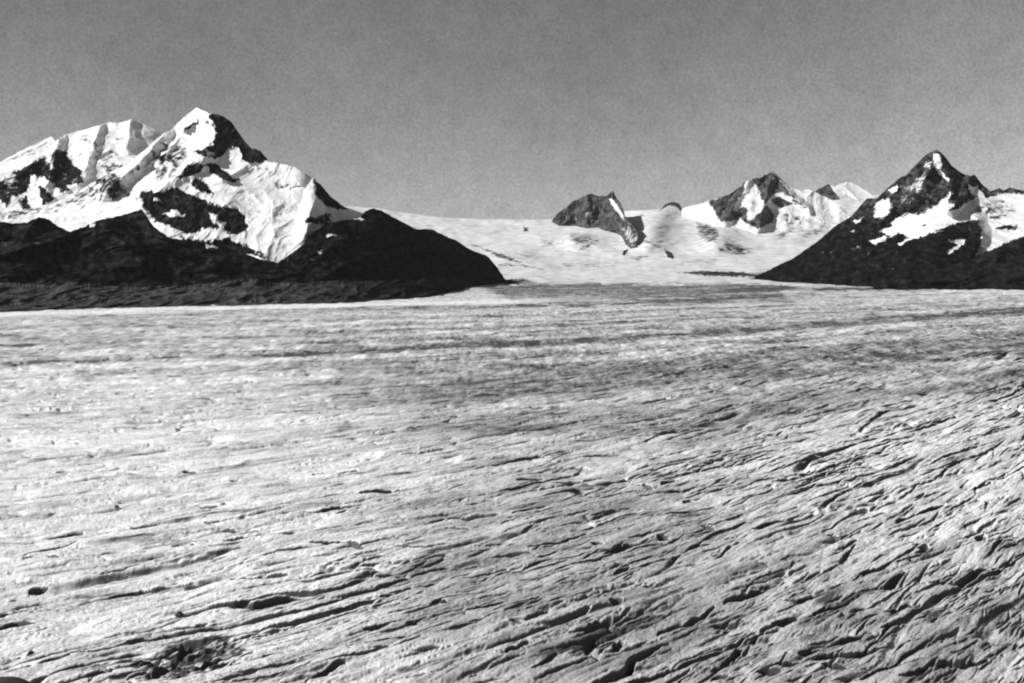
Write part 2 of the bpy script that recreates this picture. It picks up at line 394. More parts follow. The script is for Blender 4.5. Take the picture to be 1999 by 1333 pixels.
# left: front peak with the hanging glacier
fp_crest = [(-500, 470), (-200, 450)] + R1((0, 680), (150, 660), (300, 630), (430, 570), (540, 500), (640, 445), (720, 408), (840, 308), (930, 232), (960, 222), (1040, 140), (1110, 88), (1190, 120), (1250, 128), (1310, 168), (1370, 258), (1425, 322)) + \
    R2((570, 318), (605, 332), (655, 392), (800, 422), (835, 448), (912, 490), (945, 520), (1000, 588), (1080, 648), (1180, 682), (1300, 730), (1400, 790), (1500, 850))
fp_base = [(-500, 600), (0, 570), (300, 570), (540, 570), (700, 545), (770, 520), (830, 500)]
fp_patches = [
    (R1((-900, 700), (0, 660), (300, 640), (430, 570), (560, 480), (700, 470), (830, 350), (940, 290), (1100, 330), (1000, 450), (900, 520), (800, 620), (700, 600), (600, 600), (520, 620), (400, 650), (300, 680), (0, 720)), 0.50, 5),
    (R1((690, 500), (850, 420), (890, 520), (780, 590), (720, 560)), 0.95, 4),
    (R1((560, 450), (640, 450), (720, 550), (620, 600), (580, 560)), 0.28, 4),
    (R1((870, 350), (960, 370), (1030, 380), (960, 400), (880, 380)), 0.25, 2), (R1((900, 290), (1000, 300), (1100, 330), (960, 310)), 0.4, 1.5),
    (R1((1025, 215), (1080, 180), (1130, 155), (1130, 172), (1085, 200), (1040, 225)), 0.05, 1.2),
    (R1((1150, 140), (1200, 190), (1195, 200), (1145, 150)), 0.3, 1.2),
    (R2((305, 112), (400, 125), (470, 190), (515, 270), (565, 312), (610, 322), (665, 392), (540, 402), (500, 375), (490, 330), (440, 300), (410, 340), (380, 370), (330, 372), (250, 352), (240, 330), (330, 300), (352, 240), (345, 190)), 0.03, 2.0),
    (R2((300, 330), (345, 340), (345, 360), (300, 350)), 0.7, 1.5),
    (R2((300, 405), (350, 398), (445, 480), (510, 500), (415, 508), (330, 460)), 0.0, 1.6),
    (R2((130, 482), (180, 430), (240, 398), (300, 415), (230, 472), (170, 492)), 0.1, 2.0),
    (R2((205, 520), (235, 485), (275, 490), (312, 540), (345, 588), (250, 552)), 0.1, 1.8),
    (R2((-80, 560), (-30, 560), (60, 555), (130, 538), (250, 600), (380, 650), (480, 660), (522, 730), (535, 790), (480, 805), (430, 800), (380, 770), (300, 765), (240, 800), (120, 780), (60, 740), (0, 720), (-60, 640)), 0.02, 2.2),
    (R2((0, 560), (60, 540), (100, 540), (40, 575)), 0.9, 1.5), (R2((0, 590), (40, 610), (50, 630), (0, 610)), 0.9, 1.2),
    (R2((55, 692), (110, 668), (185, 695), (100, 702)), 0.85, 1.2), (R2((308, 678), (350, 688), (372, 730), (412, 742), (400, 778), (340, 742)), 0.75, 2),
    (R2((160, 822), (300, 850), (420, 828), (450, 850), (570, 888), (620, 930), (520, 912), (300, 882), (170, 842)), 0.0, 2),
    (R2((912, 495), (965, 530), (1015, 600), (1110, 655), (1050, 668), (980, 640), (920, 590)), 0.0, 1.5),
    (R2((850, 720), (900, 705), (960, 720), (920, 752), (870, 742)), 0.0, 1.5), (R2((940, 690), (1000, 680), (1010, 760), (940, 780)), 0.25, 2),
    (R2((500, 640), (800, 640), (850, 700), (800, 760), (600, 800), (540, 740)), 0.78, 10),
    (R2((690, 520), (850, 540), (700, 540)), 0.62, 2), (R2((580, 425), (640, 420), (630, 440), (590, 440)), 0.66, 2.5),
    (R2((-800, 1010), (-300, 840), (-100, 760), (0, 800), (100, 850), (300, 890), (560, 930), (680, 975), (720, 1100), (-800, 1200)), 0.0, 2),
]
mountain('mountain', M_near, -480, 770, 1.0, fp_crest, fp_base, [(-500, 8200), (0, 8800), (385, 9350), (600, 9750), (770, 11400)], [(-500, 10300), (0, 10800), (385, 11600), (450, 11350), (600, 10800), (700, 11800), (770, 12500)], 330,
         'sharp white summit with a black rock right shoulder and a hanging glacier below it', 'mountain',
         rough=(130, 600, 0.6), snow0=0.93, jag=0.7, wob=3.8, wscale=11, seed=41, back=3500,
         spurs=[(R1((1180, 115), (1220, 250), (1150, 340), (1000, 470), (800, 640)), 190, 34), (R1((930, 235), (760, 420), (600, 560)), 200, 22),
                (R2((950, 520), (900, 640), (860, 800)), 200, 26)],
         patches=fp_patches, tone=lambda px, py, n: np.clip(0.95 + 0.8 * n, 0.25, 4))

# left: dark foothill under the snowline
fh_crest = [(-500, 440), (-250, 425), (-100, 436)] + R1((0, 730), (60, 742), (150, 737), (220, 705), (280, 720), (330, 762), (400, 788), (470, 762), (560, 722), (700, 692), (800, 662), (830, 700), (870, 762), (960, 822), (1100, 845), (1200, 862), (1300, 880), (1350, 900), (1440, 935)) + [(520, 508), (560, 517), (600, 528), (660, 540), (700, 552)]
fh_base = [(-500, 590), (0, 572), (400, 574), (700, 572)]
mountain('hill', M_wood, -480, 690, 1.1, fh_crest, fh_base, [(-500, 6600), (0, 7000), (700, 8400)], [(-500, 8000), (0, 8300), (300, 8800), (700, 9600)], 150,
         'long dark scrubby foothill on the left, between the snowy slopes and the grey moraine', 'hill',
         rough=(130, 600, 0.9), snow0=0.0, jag=1.4, wob=2.5, wscale=12, seed=55, back=900,
         spurs=[(R1((200, 720), (130, 830), (100, 900)), 150, 25), (R1((560, 725), (700, 860), (800, 960)), 200, 30), (R1((830, 700), (950, 860), (1250, 960)), 200, 25), (R1((480, 760), (300, 840), (50, 900)), 150, 20)],
         patches=[(R1((320, 720), (360, 715), (370, 745), (330, 750)), 0.9, 1.5), (R1((505, 745), (545, 745), (540, 768), (510, 765)), 0.85, 1.2),
                  (R2((280, 855), (330, 860), (370, 880), (300, 878)), 0.8, 1.2), (R2((530, 910), (580, 912), (560, 925), (535, 922)), 0.6, 1.0)],
         gullies=[R1((0, 815), (60, 900)), R1((60, 895), (250, 842), (480, 790)), R1((560, 800), (700, 850), (800, 965)), R1((830, 950), (900, 855), (1000, 840)), R1((850, 690), (1000, 800), (1250, 900)), R1((200, 720), (180, 800), (250, 850))],
         tone=lambda px, py, n: np.clip(1.35 + 1.5 * n, 0.2, 6))

# left: dark nose of the ridge running down to the ice
ns_crest = [(470, 556), (500, 536), (540, 514), (572, 492), (594, 476), (600, 460), (622, 447), (640, 436), (668, 430), (700, 426), (714, 412), (728, 406), (745, 411), (772, 426), (812, 447), (843, 447), (868, 460), (892, 470), (916, 486), (952, 500), (971, 522), (986, 545), (1010, 549), (1016, 553)]
ns_base = [(470, 585), (700, 580), (800, 575), (850, 572), (900, 564), (940, 557), (1000, 552), (1016, 554)]
mountain('hill', M_wood, 470, 1016, 1.0, ns_crest, ns_base, [(470, 8100), (700, 9000), (800, 10000), (870, 10800), (940, 12500), (1016, 13700)], [(470, 8700), (700, 10800), (800, 11600), (1016, 13900)], 170,
         'nearly black rounded ridge nose running down to the ice left of the snow basin', 'hill',
         rough=(200, 700, 0.8), snow0=0.0, jag=0.9, wob=2.2, wscale=10, seed=66, back=900,
         patches=[(R2((970, 805), (1030, 798), (1040, 810), (980, 818)), 0.9, 1.2), (R2((1000, 690), (1120, 680), (1200, 725), (1100, 712), (1000, 715)), 0.95, 1.5),
                  (R2((920, 895), (950, 890), (950, 915), (930, 915)), 0.6, 1.0), (R2((870, 930), (990, 950), (960, 970), (880, 950)), 0.3, 1.5)],
         tone=lambda px, py, n: np.clip(0.85 + 1.2 * n, 0.1, 4))

# left: grey moraine terrace at the edge of the ice
mo_crest = [(-500, 570), (-200, 556)] + R1((0, 1075), (120, 1082), (280, 1090), (380, 1068), (560, 1092), (800, 1102), (1000, 1095), (1180, 1085), (1300, 1065), (1450, 1055)) + \
    R2((650, 1078), (760, 1072), (860, 1080), (1000, 1066), (1200, 1070), (1449, 1060)) + R3((480, 905), (560, 880), (700, 880), (850, 895), (930, 935), (1000, 945))
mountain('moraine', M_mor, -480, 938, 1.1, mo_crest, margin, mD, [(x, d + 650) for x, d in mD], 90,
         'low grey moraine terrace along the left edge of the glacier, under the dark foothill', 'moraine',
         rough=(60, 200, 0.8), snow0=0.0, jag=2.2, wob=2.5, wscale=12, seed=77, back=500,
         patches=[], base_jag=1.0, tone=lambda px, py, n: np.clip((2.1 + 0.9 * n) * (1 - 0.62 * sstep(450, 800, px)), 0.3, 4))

# right: dark pyramid mountain
rm_crest = [(1440, 548), (1473, 542), (1510, 522), (1547, 505), (1597, 470), (1634, 438), (1661, 423), (1692, 387), (1711, 387), (1719, 380), (1733, 367), (1755, 348), (1772, 339), (1789, 320), (1811, 299), (1828, 292), (1842, 302), (1858, 323), (1878, 338), (1894, 343), (1903, 341), (1917, 359), (1933, 373), (1950, 367), (1958, 372), (1972, 366), (1999, 372), (2080, 360), (2200, 380), (2500, 420)]
rm_base = [(1440, 549), (1560, 553), (1700, 560), (1830, 563), (1999, 562), (2500, 560)]
rm_patches = [
    (R6((800, 100), (850, 118), (868, 170), (842, 200), (882, 250), (920, 290), (900, 308), (860, 270), (820, 230), (800, 190)), 0.95, 1.3),
    (R6((735, 160), (790, 168), (770, 212), (730, 202)), 0.55, 2), (R6((790, 140), (820, 150), (810, 200), (790, 190)), 0.5, 1.5),
    (R6((690, 280), (740, 235), (762, 290), (720, 330), (700, 385), (620, 372), (590, 340), (650, 330)), 0.48, 3),
    (R6((560, 400), (680, 400), (640, 460), (560, 450)), 0.3, 4),
    (R6((488, 362), (552, 328), (542, 360), (508, 388)), 0.9, 1.5), (R6((378, 480), (430, 428), (492, 420), (502, 480), (480, 540), (430, 578), (388, 545)), 0.82, 2.5),
    (R6((500, 590), (600, 528), (640, 520), (690, 540), (740, 500), (850, 450), (890, 400), (940, 360), (895, 442), (965, 440), (900, 520), (1000, 480), (1060, 430), (1200, 408), (1300, 385), (1437, 392), (2600, 300), (2600, 700), (1437, 690), (1280, 745), (1200, 785), (1090, 838), (1130, 760), (1142, 650), (1115, 575), (1000, 582), (900, 612), (820, 652), (690, 702), (600, 680), (540, 660)), 0.98, 1.8),
    (R6((1190, 555), (1330, 528), (1300, 548), (1210, 572)), 0.1, 1.5), (R6((1230, 622), (1380, 608), (1350, 638), (1240, 642)), 0.15, 1.8),
    (R6((1020, 500), (1150, 445), (1280, 430), (1400, 520), (1300, 520), (1100, 560)), 0.55, 4), (R6((700, 610), (750, 600), (740, 620), (710, 622)), 0.3, 1),
    (R6((1042, 330), (1100, 338), (1165, 400), (1140, 418), (1070, 402)), 0.98, 1.3), (R6((760, 372), (805, 358), (780, 412), (740, 445)), 0.5, 2),
    (R6((340, 730), (440, 688), (485, 700), (400, 742)), 0.9, 1.2), (R6((425, 655), (535, 590), (560, 655), (500, 692)), 0.8, 2), (R6((548, 735), (640, 688), (665, 700), (580, 748)), 0.88, 1.2),
    (R6((905, 715), (1025, 708), (1022, 740), (905, 815), (885, 802), (972, 745)), 0.85, 1.2), (R6((225, 585), (305, 555), (275, 602)), 0.75, 1.2),
    (R6((205, 650), (262, 638), (240, 665)), 0.6, 1.2), (R6((190, 772), (290, 758), (280, 778)), 0.38, 1.2),
]
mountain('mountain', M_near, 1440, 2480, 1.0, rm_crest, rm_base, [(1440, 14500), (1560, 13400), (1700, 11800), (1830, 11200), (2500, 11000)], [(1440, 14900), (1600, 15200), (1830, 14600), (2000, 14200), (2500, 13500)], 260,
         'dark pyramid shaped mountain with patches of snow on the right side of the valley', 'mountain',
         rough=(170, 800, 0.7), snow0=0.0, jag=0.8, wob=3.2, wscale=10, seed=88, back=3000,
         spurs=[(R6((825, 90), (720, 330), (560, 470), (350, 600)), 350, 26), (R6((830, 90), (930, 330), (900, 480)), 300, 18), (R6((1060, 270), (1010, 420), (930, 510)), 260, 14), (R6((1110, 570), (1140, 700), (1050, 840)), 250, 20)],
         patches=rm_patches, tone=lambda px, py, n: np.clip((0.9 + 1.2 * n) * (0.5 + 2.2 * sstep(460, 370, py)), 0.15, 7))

# right: dark foothill
rf_crest = [(1700, 562), (1740, 546), (1790, 534), (1850, 520), (1905, 502), (1933, 490), (1955, 479), (1999, 462), (2100, 430), (2300, 400), (2500, 400)]
rf_base = [(1700, 564), (1830, 565), (1999, 563), (2500, 562)]
mountain('hill', M_wood, 1705, 2480, 1.2, rf_crest, rf_base, [(1700, 10700), (2500, 10500)], [(1700, 11000), (2000, 11500), (2500, 12000)], 90,
         'dark smooth foothill at the lower right edge, in front of the pyramid mountain', 'hill',
         rough=(120, 500, 0.8), snow0=0.0, jag=0.8, seed=99, back=700,
         tone=lambda px, py, n: np.clip(1.25 + 0.6 * n, 0.2, 3))

# ------------------------------------------------------------------ glacier
def ground(px, py):
    D = F * HC / (py - YH)
    return (px - CX) * D / F, D

def S_slope(X):
    return 0.30 + 0.84 / (1 + np.exp(-(X + 350) / 300.0))
_xs = np.linspace(-40000, 40000, 80001)
_S = np.concatenate([[0], np.cumsum(S_slope(_xs[:-1]) * 1.0)])
_S -= np.interp(0, _xs, _S)
def S_of(X): return np.interp(X, _xs, _S)

cols = np.concatenate([np.arange(-620, -20, 5.0), np.arange(-20, 2020, 1.5), np.arange(2020, 2620, 5.0)])
# rows of the sheet follow the crevasses: every row is one curve Y - S(X) = level
_c = np.concatenate([np.arange(2260, 1700, -1.8), np.arange(1700, 1200, -1.0), np.arange(1200, 650, -0.5), np.arange(650, 549, -0.6), np.array([547, 543, 540, 535, 530, 525, 520, 515, 511])])
level = np.concatenate([np.geomspace(40, 360, 14), F * HC / (_c - YH)])
NR, NC = len(level), len(cols)
_Y = np.concatenate([[1.0], np.geomspace(20, 170000, 5000)])
Yg = np.empty((NR, NC))
for j, p in enumerate(cols):
    a_ = (p - CX) / F
    Yg[:, j] = np.interp(level, _Y - S_of(a_ * _Y), _Y)
PXg = np.broadcast_to(cols[None], (NR, NC))
Xg = (PXg - CX) * Yg / F
PYg = YH + F * HC / Yg
slope = S_slope(Xg)
ca = 1 / np.sqrt(1 + slope ** 2)                       # cos of the crevasse direction
U = Xg / 0.75                                          # distance along the crevasses
W = (Yg - S_of(Xg)) * 0.75                             # distance across them
rowsp = np.gradient(level)[:, None] * 0.75 + 0 * Yg                   # grid spacing across the crevasses

def lim(wl): return np.clip(wl / (2.2 * rowsp), 0, 1) ** 1.2

Hh = np.zeros((NR, NC))
for wl, el, amp, sd in ((420, 2.5, 7.0, 1), (190, 3.0, 5.0, 2), (80, 3.5, 4.2, 3), (36, 4.5, 3.0, 4), (17, 5.0, 1.5, 5), (8, 4.5, 0.7, 6), (4.5, 3.0, 0.4, 7), (2.6, 2.0, 0.22, 8)):
    wu = 0.35 * noise(U / (wl * el) + 5, W / (wl * 2), sd + 90)
    n = noise(U / (wl * el) + wu, W / wl + wu, sd)
    if wl <= 40:
        n = 1.0 - 2.2 * np.abs(n) ** 0.8              # sharp-crested ice ridges
        n = -n
        n = np.minimum(n, 0.6)
    Hh += amp * n * lim(wl * 1.3)
far = sstep(900, 650, PYg)
Hh += 2.2 * far * noise(Xg / 60, Yg / 120, 12)
Hh += 1.4 * far * noise(Xg / 22, Yg / 60, 13)

# single crevasses measured on the photograph (enlarged details), then many small ones strewn between them
A3, A4, A5 = Z(0, 850, 2.76), Z(650, 850, 2.76), Z(1300, 850, 2.76)
traced = []
for zf, lst in ((A3, [
    (14, (105, 632), (300, 580), (425, 552)), (10, (130, 655), (250, 632), (340, 645)), (22, (945, 585), (1000, 572), (1060, 582)),
    (24, (880, 685), (1050, 668), (1220, 648)), (12, (1250, 668), (1350, 655), (1490, 640)), (16, (0, 875), (90, 840)), (18, (160, 815), (260, 795)),
    (22, (445, 858), (600, 845), (780, 808), (1040, 778)), (22, (-60, 1025), (80, 980), (180, 975)), (10, (-40, 945), (200, 895)), (12, (105, 1160), (235, 1103)),
    (22, (170, 1225), (300, 1190), (390, 1178)), (14, (850, 1015), (1040, 1003), (1110, 985)), (10, (880, 1055), (985, 1050)),
    (22, (1100, 915), (1380, 905), (1560, 870), (1700, 845)), (16, (1590, 800), (1700, 790)), (12, (1250, 772), (1400, 765), (1540, 750)),
    (11, (990, 512), (1220, 500), (1380, 505)), (10, (1120, 560), (1400, 540), (1600, 522)), (13, (940, 410), (1080, 405), (1210, 398)),
    (10, (830, 375), (1180, 352)), (10, (1100, 455), (1330, 438)), (8, (700, 470), (870, 460)), (13, (1520, 420), (1740, 405), (1920, 378)),
    (9, (1690, 185), (1930, 170)), (14, (1680, 590), (1850, 578), (1960, 600)), (12, (1760, 722), (1960, 710)), (16, (1420, 1210), (1560, 1185), (1650, 1165)),
    (24, (1660, 1320), (1760, 1270), (1850, 1230)), (30, (960, 1175), (1060, 1110), (1215, 1085)), (24, (770, 1200), (870, 1190)),
    (40, (790, 1340), (900, 1240), (1000, 1170)), (26, (1000, 1290), (1150, 1225), (1300, 1190)), (26, (1100, 1310), (1290, 1245)), (20, (1270, 1135), (1400, 1112)),
    (10, (480, 1330), (560, 1250), (605, 1275)), (12, (310, 185), (380, 175)), (10, (470, 178), (560, 182), (690, 172)), (12, (280, 12), (440, 35)),
    (12, (990, 188), (1050, 182)), (12, (1240, 240), (1280, 232)), (7, (230, 520), (450, 490)), (10, (550, 735), (690, 695)), (10, (1730, 920), (1800, 912)), (14, (1800, 960), (1960, 930))]),
  (A4, [
    (16, (-20, 580), (80, 580), (160, 605)), (16, (0, 720), (250, 698), (480, 682)), (14, (60, 322), (250, 290), (530, 262)), (16, (0, 390), (120, 380)),
    (16, (345, 340), (400, 332)), (16, (590, 450), (740, 445), (890, 425)), (16, (330, 600), (500, 618), (640, 600)), (12, (610, 500), (750, 515)),
    (12, (470, 805), (640, 775), (760, 738)), (12, (860, 660), (1050, 632)), (10, (1050, 620), (1250, 575), (1370, 530)), (22, (0, 950), (120, 930), (200, 938)),
    (18, (230, 945), (360, 925)), (20, (565, 935), (615, 930)), (14, (170, 1085), (310, 1050)), (12, (400, 1040), (480, 1028)), (16, (400, 1170), (590, 1145)),
    (26, (-30, 1275), (60, 1228)), (12, (540, 1250), (660, 1222)), (18, (400, 1325), (500, 1300)), (16, (1040, 1005), (1165, 940)), (16, (920, 1210), (1050, 1145)),
    (22, (1080, 1265), (1210, 1185)), (24, (1350, 1085), (1490, 1010)), (28, (1360, 1160), (1470, 1095)), (24, (1520, 1150), (1570, 1105)), (12, (1240, 1010), (1390, 945)),
    (18, (1500, 910), (1560, 890)), (22, (1450, 640), (1560, 610), (1680, 580)), (16, (1520, 740), (1590, 690)), (22, (1390, 580), (1440, 585)), (14, (1340, 320), (1430, 295)),
    (14, (1500, 240), (1580, 245), (1650, 260), (1740, 310)), (20, (1510, 330), (1575, 330)), (14, (1000, 250), (1130, 230)), (16, (1220, 255), (1330, 240)),
    (14, (980, 420), (1240, 370)), (14, (900, 150), (1060, 118), (1200, 110)), (14, (1780, 270), (1850, 238)), (20, (1420, 1325), (1530, 1290), (1680, 1180), (1810, 1125)),
    (14, (1690, 680), (1810, 665)), (16, (1750, 1060), (1900, 1010)), (20, (1740, 550), (1790, 556))]),
  (A5, [
    (18, (170, 480), (255, 488)), (14, (120, 600), (250, 570)), (14, (440, 520), (600, 490), (710, 480)), (14, (110, 695), (190, 675)), (12, (320, 745), (480, 692)),
    (18, (320, 900), (440, 850), (545, 810)), (16, (0, 1055), (130, 1000), (260, 920)), (16, (550, 878), (720, 880), (850, 850), (940, 815)), (20, (580, 1005), (740, 965)),
    (18, (790, 955), (930, 905), (1050, 865)), (16, (1180, 935), (1320, 878)), (14, (1160, 1010), (1310, 975)), (24, (1420, 960), (1540, 935)),
    (20, (1080, 820), (1200, 805), (1280, 740)), (18, (1050, 745), (1200, 710)), (16, (1420, 785), (1580, 770), (1730, 700)), (14, (1800, 690), (1890, 655)),
    (22, (1250, 460), (1380, 415), (1510, 370)), (12, (1110, 445), (1190, 420)), (24, (270, 1030), (400, 995)), (16, (300, 1070), (430, 1035)),
    (22, (730, 1160), (940, 1105), (1080, 1040)), (26, (600, 1220), (820, 1190), (1050, 1140), (1190, 1100)), (18, (850, 1220), (980, 1205)), (30, (500, 1260), (600, 1235)),
    (14, (160, 1320), (300, 1230), (400, 1130), (540, 1030)), (24, (250, 1290), (330, 1270)), (24, (880, 1310), (1050, 1285), (1250, 1225), (1380, 1200)),
    (20, (1260, 1310), (1450, 1240), (1700, 1180), (1810, 1140)), (24, (100, 360), (140, 350)), (20, (0, 260), (60, 240)), (14, (980, 420), (1090, 400)), (12, (590, 440), (720, 410)),
    (24, (880, 545), (925, 545)), (18, (1370, 610), (1410, 590)), (16, (1680, 560), (1710, 530)), (14, (1640, 290), (1750, 255)), (16, (1700, 1320), (1860, 1290), (1960, 1270))])):
    for th, *pts in lst:
        traced.append((th / 2.76 * (1.3 if zf is A3 else 1.05), zf(*pts)))

cut = np.zeros((NR, NC), np.float32)
# long thin cracks running with the crevasses
for wl, el, wd, dp, sd in ((13, 9, 0.05, 2.0, 120), (26, 9, 0.055, 4.5, 121), (52, 8, 0.055, 7.5, 122), (105, 7, 0.055, 11.0, 123)):
    n = noise(U / (wl * el) + 0.3 * noise(U / (wl * 3), W / (wl * 2), sd + 40), W / wl + 0.25 * noise(U / (wl * 2.5), W / (wl * 2), sd + 50), sd)
    k = np.clip(noise(U / (wl * 5), W / (wl * 3), sd + 60) * 2.0 + (0.12 if wl > 20 else 0.0), 0, 1) * np.clip(wl / (2.5 * rowsp), 0, 1) ** 1.5
    w_ = np.maximum(wd, 0.45 * rowsp / wl) * (0.4 + 0.8 * k)
    cut = np.maximum(cut, (dp * k * np.clip(1.5 * (1 - np.abs(n) / w_), 0, 1)).astype(np.float32))
LSP = np.gradient(level) * 0.75
def trench(pts, half, depth, seed):
    """cut a lens-shaped crevasse along a ground polyline pts [(X, Y)], half width and depth in metres"""
    P = np.array(pts, float)
    seg = np.hypot(*(P[1:] - P[:-1]).T); tot = seg.sum()
    lv = P[:, 1] - S_of(P[:, 0])
    half = max(half, 0.75 * np.interp(lv.mean(), level, LSP)); depth = max(depth, 2.2 * half)
    pad = half * 2 + 2
    x0, x1 = P[:, 0].min() - pad, P[:, 0].max() + pad
    y0, y1 = max(P[:, 1].min() - pad, 120), P[:, 1].max() + pad
    r0, r1 = np.searchsorted(level, lv.min() - 2.2 * pad), np.searchsorted(level, lv.max() + 2.2 * pad) + 1
    c0 = np.searchsorted(cols, CX + F * min(x0 / y0, x0 / y1)); c1 = np.searchsorted(cols, CX + F * max(x1 / y0, x1 / y1)) + 1
    if r1 <= r0 or c1 <= c0: return
    x = Xg[r0:r1, c0:c1]; y = Yg[r0:r1, c0:c1]
    if x.size == 0: return
    wv = half * 0.7
    q = half * 7 + 4
    xx = x + wv * noise(x / q, y / q, seed); yy = y + wv * noise(x / q, y / q, seed + 1)
    best = np.full(x.shape, 1e9); ll = np.zeros(x.shape); acc = 0
    for i in range(len(P) - 1):
        d = P[i + 1] - P[i]
        t = np.clip(((xx - P[i, 0]) * d[0] + (yy - P[i, 1]) * d[1]) / (seg[i] ** 2 + 1e-9), 0, 1)
        dist = np.hypot(xx - P[i, 0] - t * d[0], yy - P[i, 1] - t * d[1])
        b = dist < best
        best = np.where(b, dist, best); ll = np.where(b, acc + t * seg[i], ll); acc += seg[i]
    s = ll / tot
    w = half * (4 * s * (1 - s) * 0.9 + 0.1) ** 0.8 * (1 + 0.22 * noise(ll / (half * 6 + 4), ll * 0 + seed * 0.37, seed))
    f = np.clip((w - best) / np.maximum(w, 0.3) * 2.4, 0, 1)
    v = depth * f * (0.55 + 0.45 * np.clip(w / half, 0, 1))
    cut[r0:r1, c0:c1] = np.maximum(cut[r0:r1, c0:c1], v)

for i, (th, pts) in enumerate(traced):
    g = [ground(*p) for p in pts]
    ym = np.mean([p[1] for p in g])
    half = max(0.9, 0.5 * th * ym ** 2 / (F * HC) * 0.78)
    half = min(half, 6.0)
    trench(g, half, 4.5 * half + 3.0, i)

r2 = np.random.default_rng(77)
NRAND = 4200
pyr = YH + 175 + (1380 - YH - 175) * r2.random(NRAND) ** 1.1
pxr = -60 + 2120 * r2.random(NRAND)
for i in range(NRAND):
    px, py = pxr[i], pyr[i]
    cl = noise(np.array([px / 160.0]), np.array([py / 70.0]), 200)[0]
    if r2.random() > 0.62 + 0.8 * cl - 0.35 * (px < 800 and py < 950): continue
    X0, Y0 = ground(px, py)
    big = r2.random() ** 3
    sc = (Y0 / 1000.0) ** 0.75
    ln = (26 + 75 * big) * sc * (1 + 0.9 * (py < 950))
    half = (0.6 + 2.0 * big * r2.random()) * (0.75 + 0.35 * sstep(400, 1300, px)) * (Y0 / 1000.0) ** 0.8
    k = S_slope(X0) + r2.normal(0, 0.14)
    bend = r2.normal(0, 0.05) * ln
    ux, uy = 1 / math.hypot(1, k), k / math.hypot(1, k)
    pts = [(X0 - ux * ln / 2, Y0 - uy * ln / 2), (X0 - uy * bend, Y0 + ux * bend), (X0 + ux * ln / 2, Y0 + uy * ln / 2)]
    trench(pts, half, 2.6 * half + 1.2, i + 500)
for _ in range(1):                                     # slumped, softened lips
    cut[1:-1] = 0.25 * cut[:-2] + 0.5 * cut[1:-1] + 0.25 * cut[2:]
    cut[:, 1:-1] = 0.25 * cut[:, :-2] + 0.5 * cut[:, 1:-1] + 0.25 * cut[:, 2:]
Hh = Hh - cut
_bad = sstep(-14, 14, poly_sdf(PXg, PYg, [(270, 1290), (330, 1245), (440, 1235), (470, 1270), (400, 1330), (280, 1340)]))
Hh += _bad * 2.4 * fbm(U / 14, W / 7, 3, 345)

# dirt on the ice: wide grey bands, medial moraine stripes, fine streaks along the crevasses
dirt = np.zeros((NR, NC)); clean = np.zeros((NR, NC))
wx = PXg + 25 * noise(PXg / 120, PYg / 40, 301); wy = PYg + 9 * noise(PXg / 120, PYg / 40, 302)
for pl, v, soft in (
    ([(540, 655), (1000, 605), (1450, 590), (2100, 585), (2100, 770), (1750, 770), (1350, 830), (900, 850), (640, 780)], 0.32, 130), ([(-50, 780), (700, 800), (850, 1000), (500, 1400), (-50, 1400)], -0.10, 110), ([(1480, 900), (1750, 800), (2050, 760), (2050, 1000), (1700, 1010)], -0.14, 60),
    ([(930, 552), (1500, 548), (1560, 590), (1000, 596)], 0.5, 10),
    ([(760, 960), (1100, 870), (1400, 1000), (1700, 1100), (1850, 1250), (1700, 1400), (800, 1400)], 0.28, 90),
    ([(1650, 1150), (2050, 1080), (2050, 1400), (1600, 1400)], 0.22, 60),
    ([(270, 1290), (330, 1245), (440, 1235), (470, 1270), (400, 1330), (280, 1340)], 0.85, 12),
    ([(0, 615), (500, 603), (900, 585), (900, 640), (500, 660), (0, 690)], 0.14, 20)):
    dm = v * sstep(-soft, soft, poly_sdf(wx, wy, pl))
    if v == 0.85:
        dm = dm * np.clip(1.0 + 1.5 * fbm(U / 16, W / 7, 3, 340), 0, 1.9)
    if v > 0: dirt = np.maximum(dirt, dm)
    else: clean = clean + dm
dirt = dirt + clean
def stripe(pts, th, v):
    global dirt
    p = np.array(pts, float)
    yy = np.interp(PXg, p[:, 0], p[:, 1]); m = (PXg > p[0, 0]) & (PXg < p[-1, 0])
    e = sstep(0, 120, PXg - p[0, 0]) * sstep(0, 120, p[-1, 0] - PXg)
    a = np.exp(-((PYg + 2.5 * noise(PXg / 30, PYg / 8, 310) - yy) / th) ** 2) * e * m * np.clip(0.75 + 0.6 * noise(PXg / 45, PYg / 6, 311), 0, 1.4)
    dirt = np.clip(dirt + v * a, -0.3, 1.2)
main = [(-200, 728), (100, 705), (300, 698), (500, 690), (750, 682), (1000, 673), (1225, 662), (1375, 645), (1550, 634), (1700, 626), (1850, 614), (2150, 596)]
stripe(main, 5, 0.42); stripe([(x, y + 12) for x, y in main], 6, -0.3)
stripe([(300, 606), (600, 602), (900, 599), (1150, 595), (1300, 588), (1460, 578), (1700, 572)], 2.5, 0.45)
rim = [(-300, 616), (0, 614), (300, 604), (500, 599), (700, 595), (820, 591), (1000, 588), (1200, 580), (1330, 575)]
stripe([(950, 585), (1150, 582), (1330, 572)], 2, 0.4)
stripe([(1380, 569), (1480, 562), (1600, 563), (1720, 565), (1850, 567)], 2.6, 0.9)
stripe([(1650, 622), (1850, 614), (2150, 598)], 5, 0.5)
stripe([(1750, 572), (1999, 566), (2150, 564)], 3, -0.5)
stripe([(-200, 676), (60, 674), (150, 672), (330, 668)], 3, 0.45)
stripe([(350, 735), (600, 722), (900, 715), (1100, 705)], 6, 0.25)
stripe([(900, 850), (1200, 838), (1350, 825), (1460, 812), (1600, 790)], 7, 0.4)
stripe([(600, 838), (800, 842), (950, 845), (1150, 830)], 8, 0.3)
stripe([(200, 830), (450, 838), (700, 850)], 9, 0.18)
st = 0
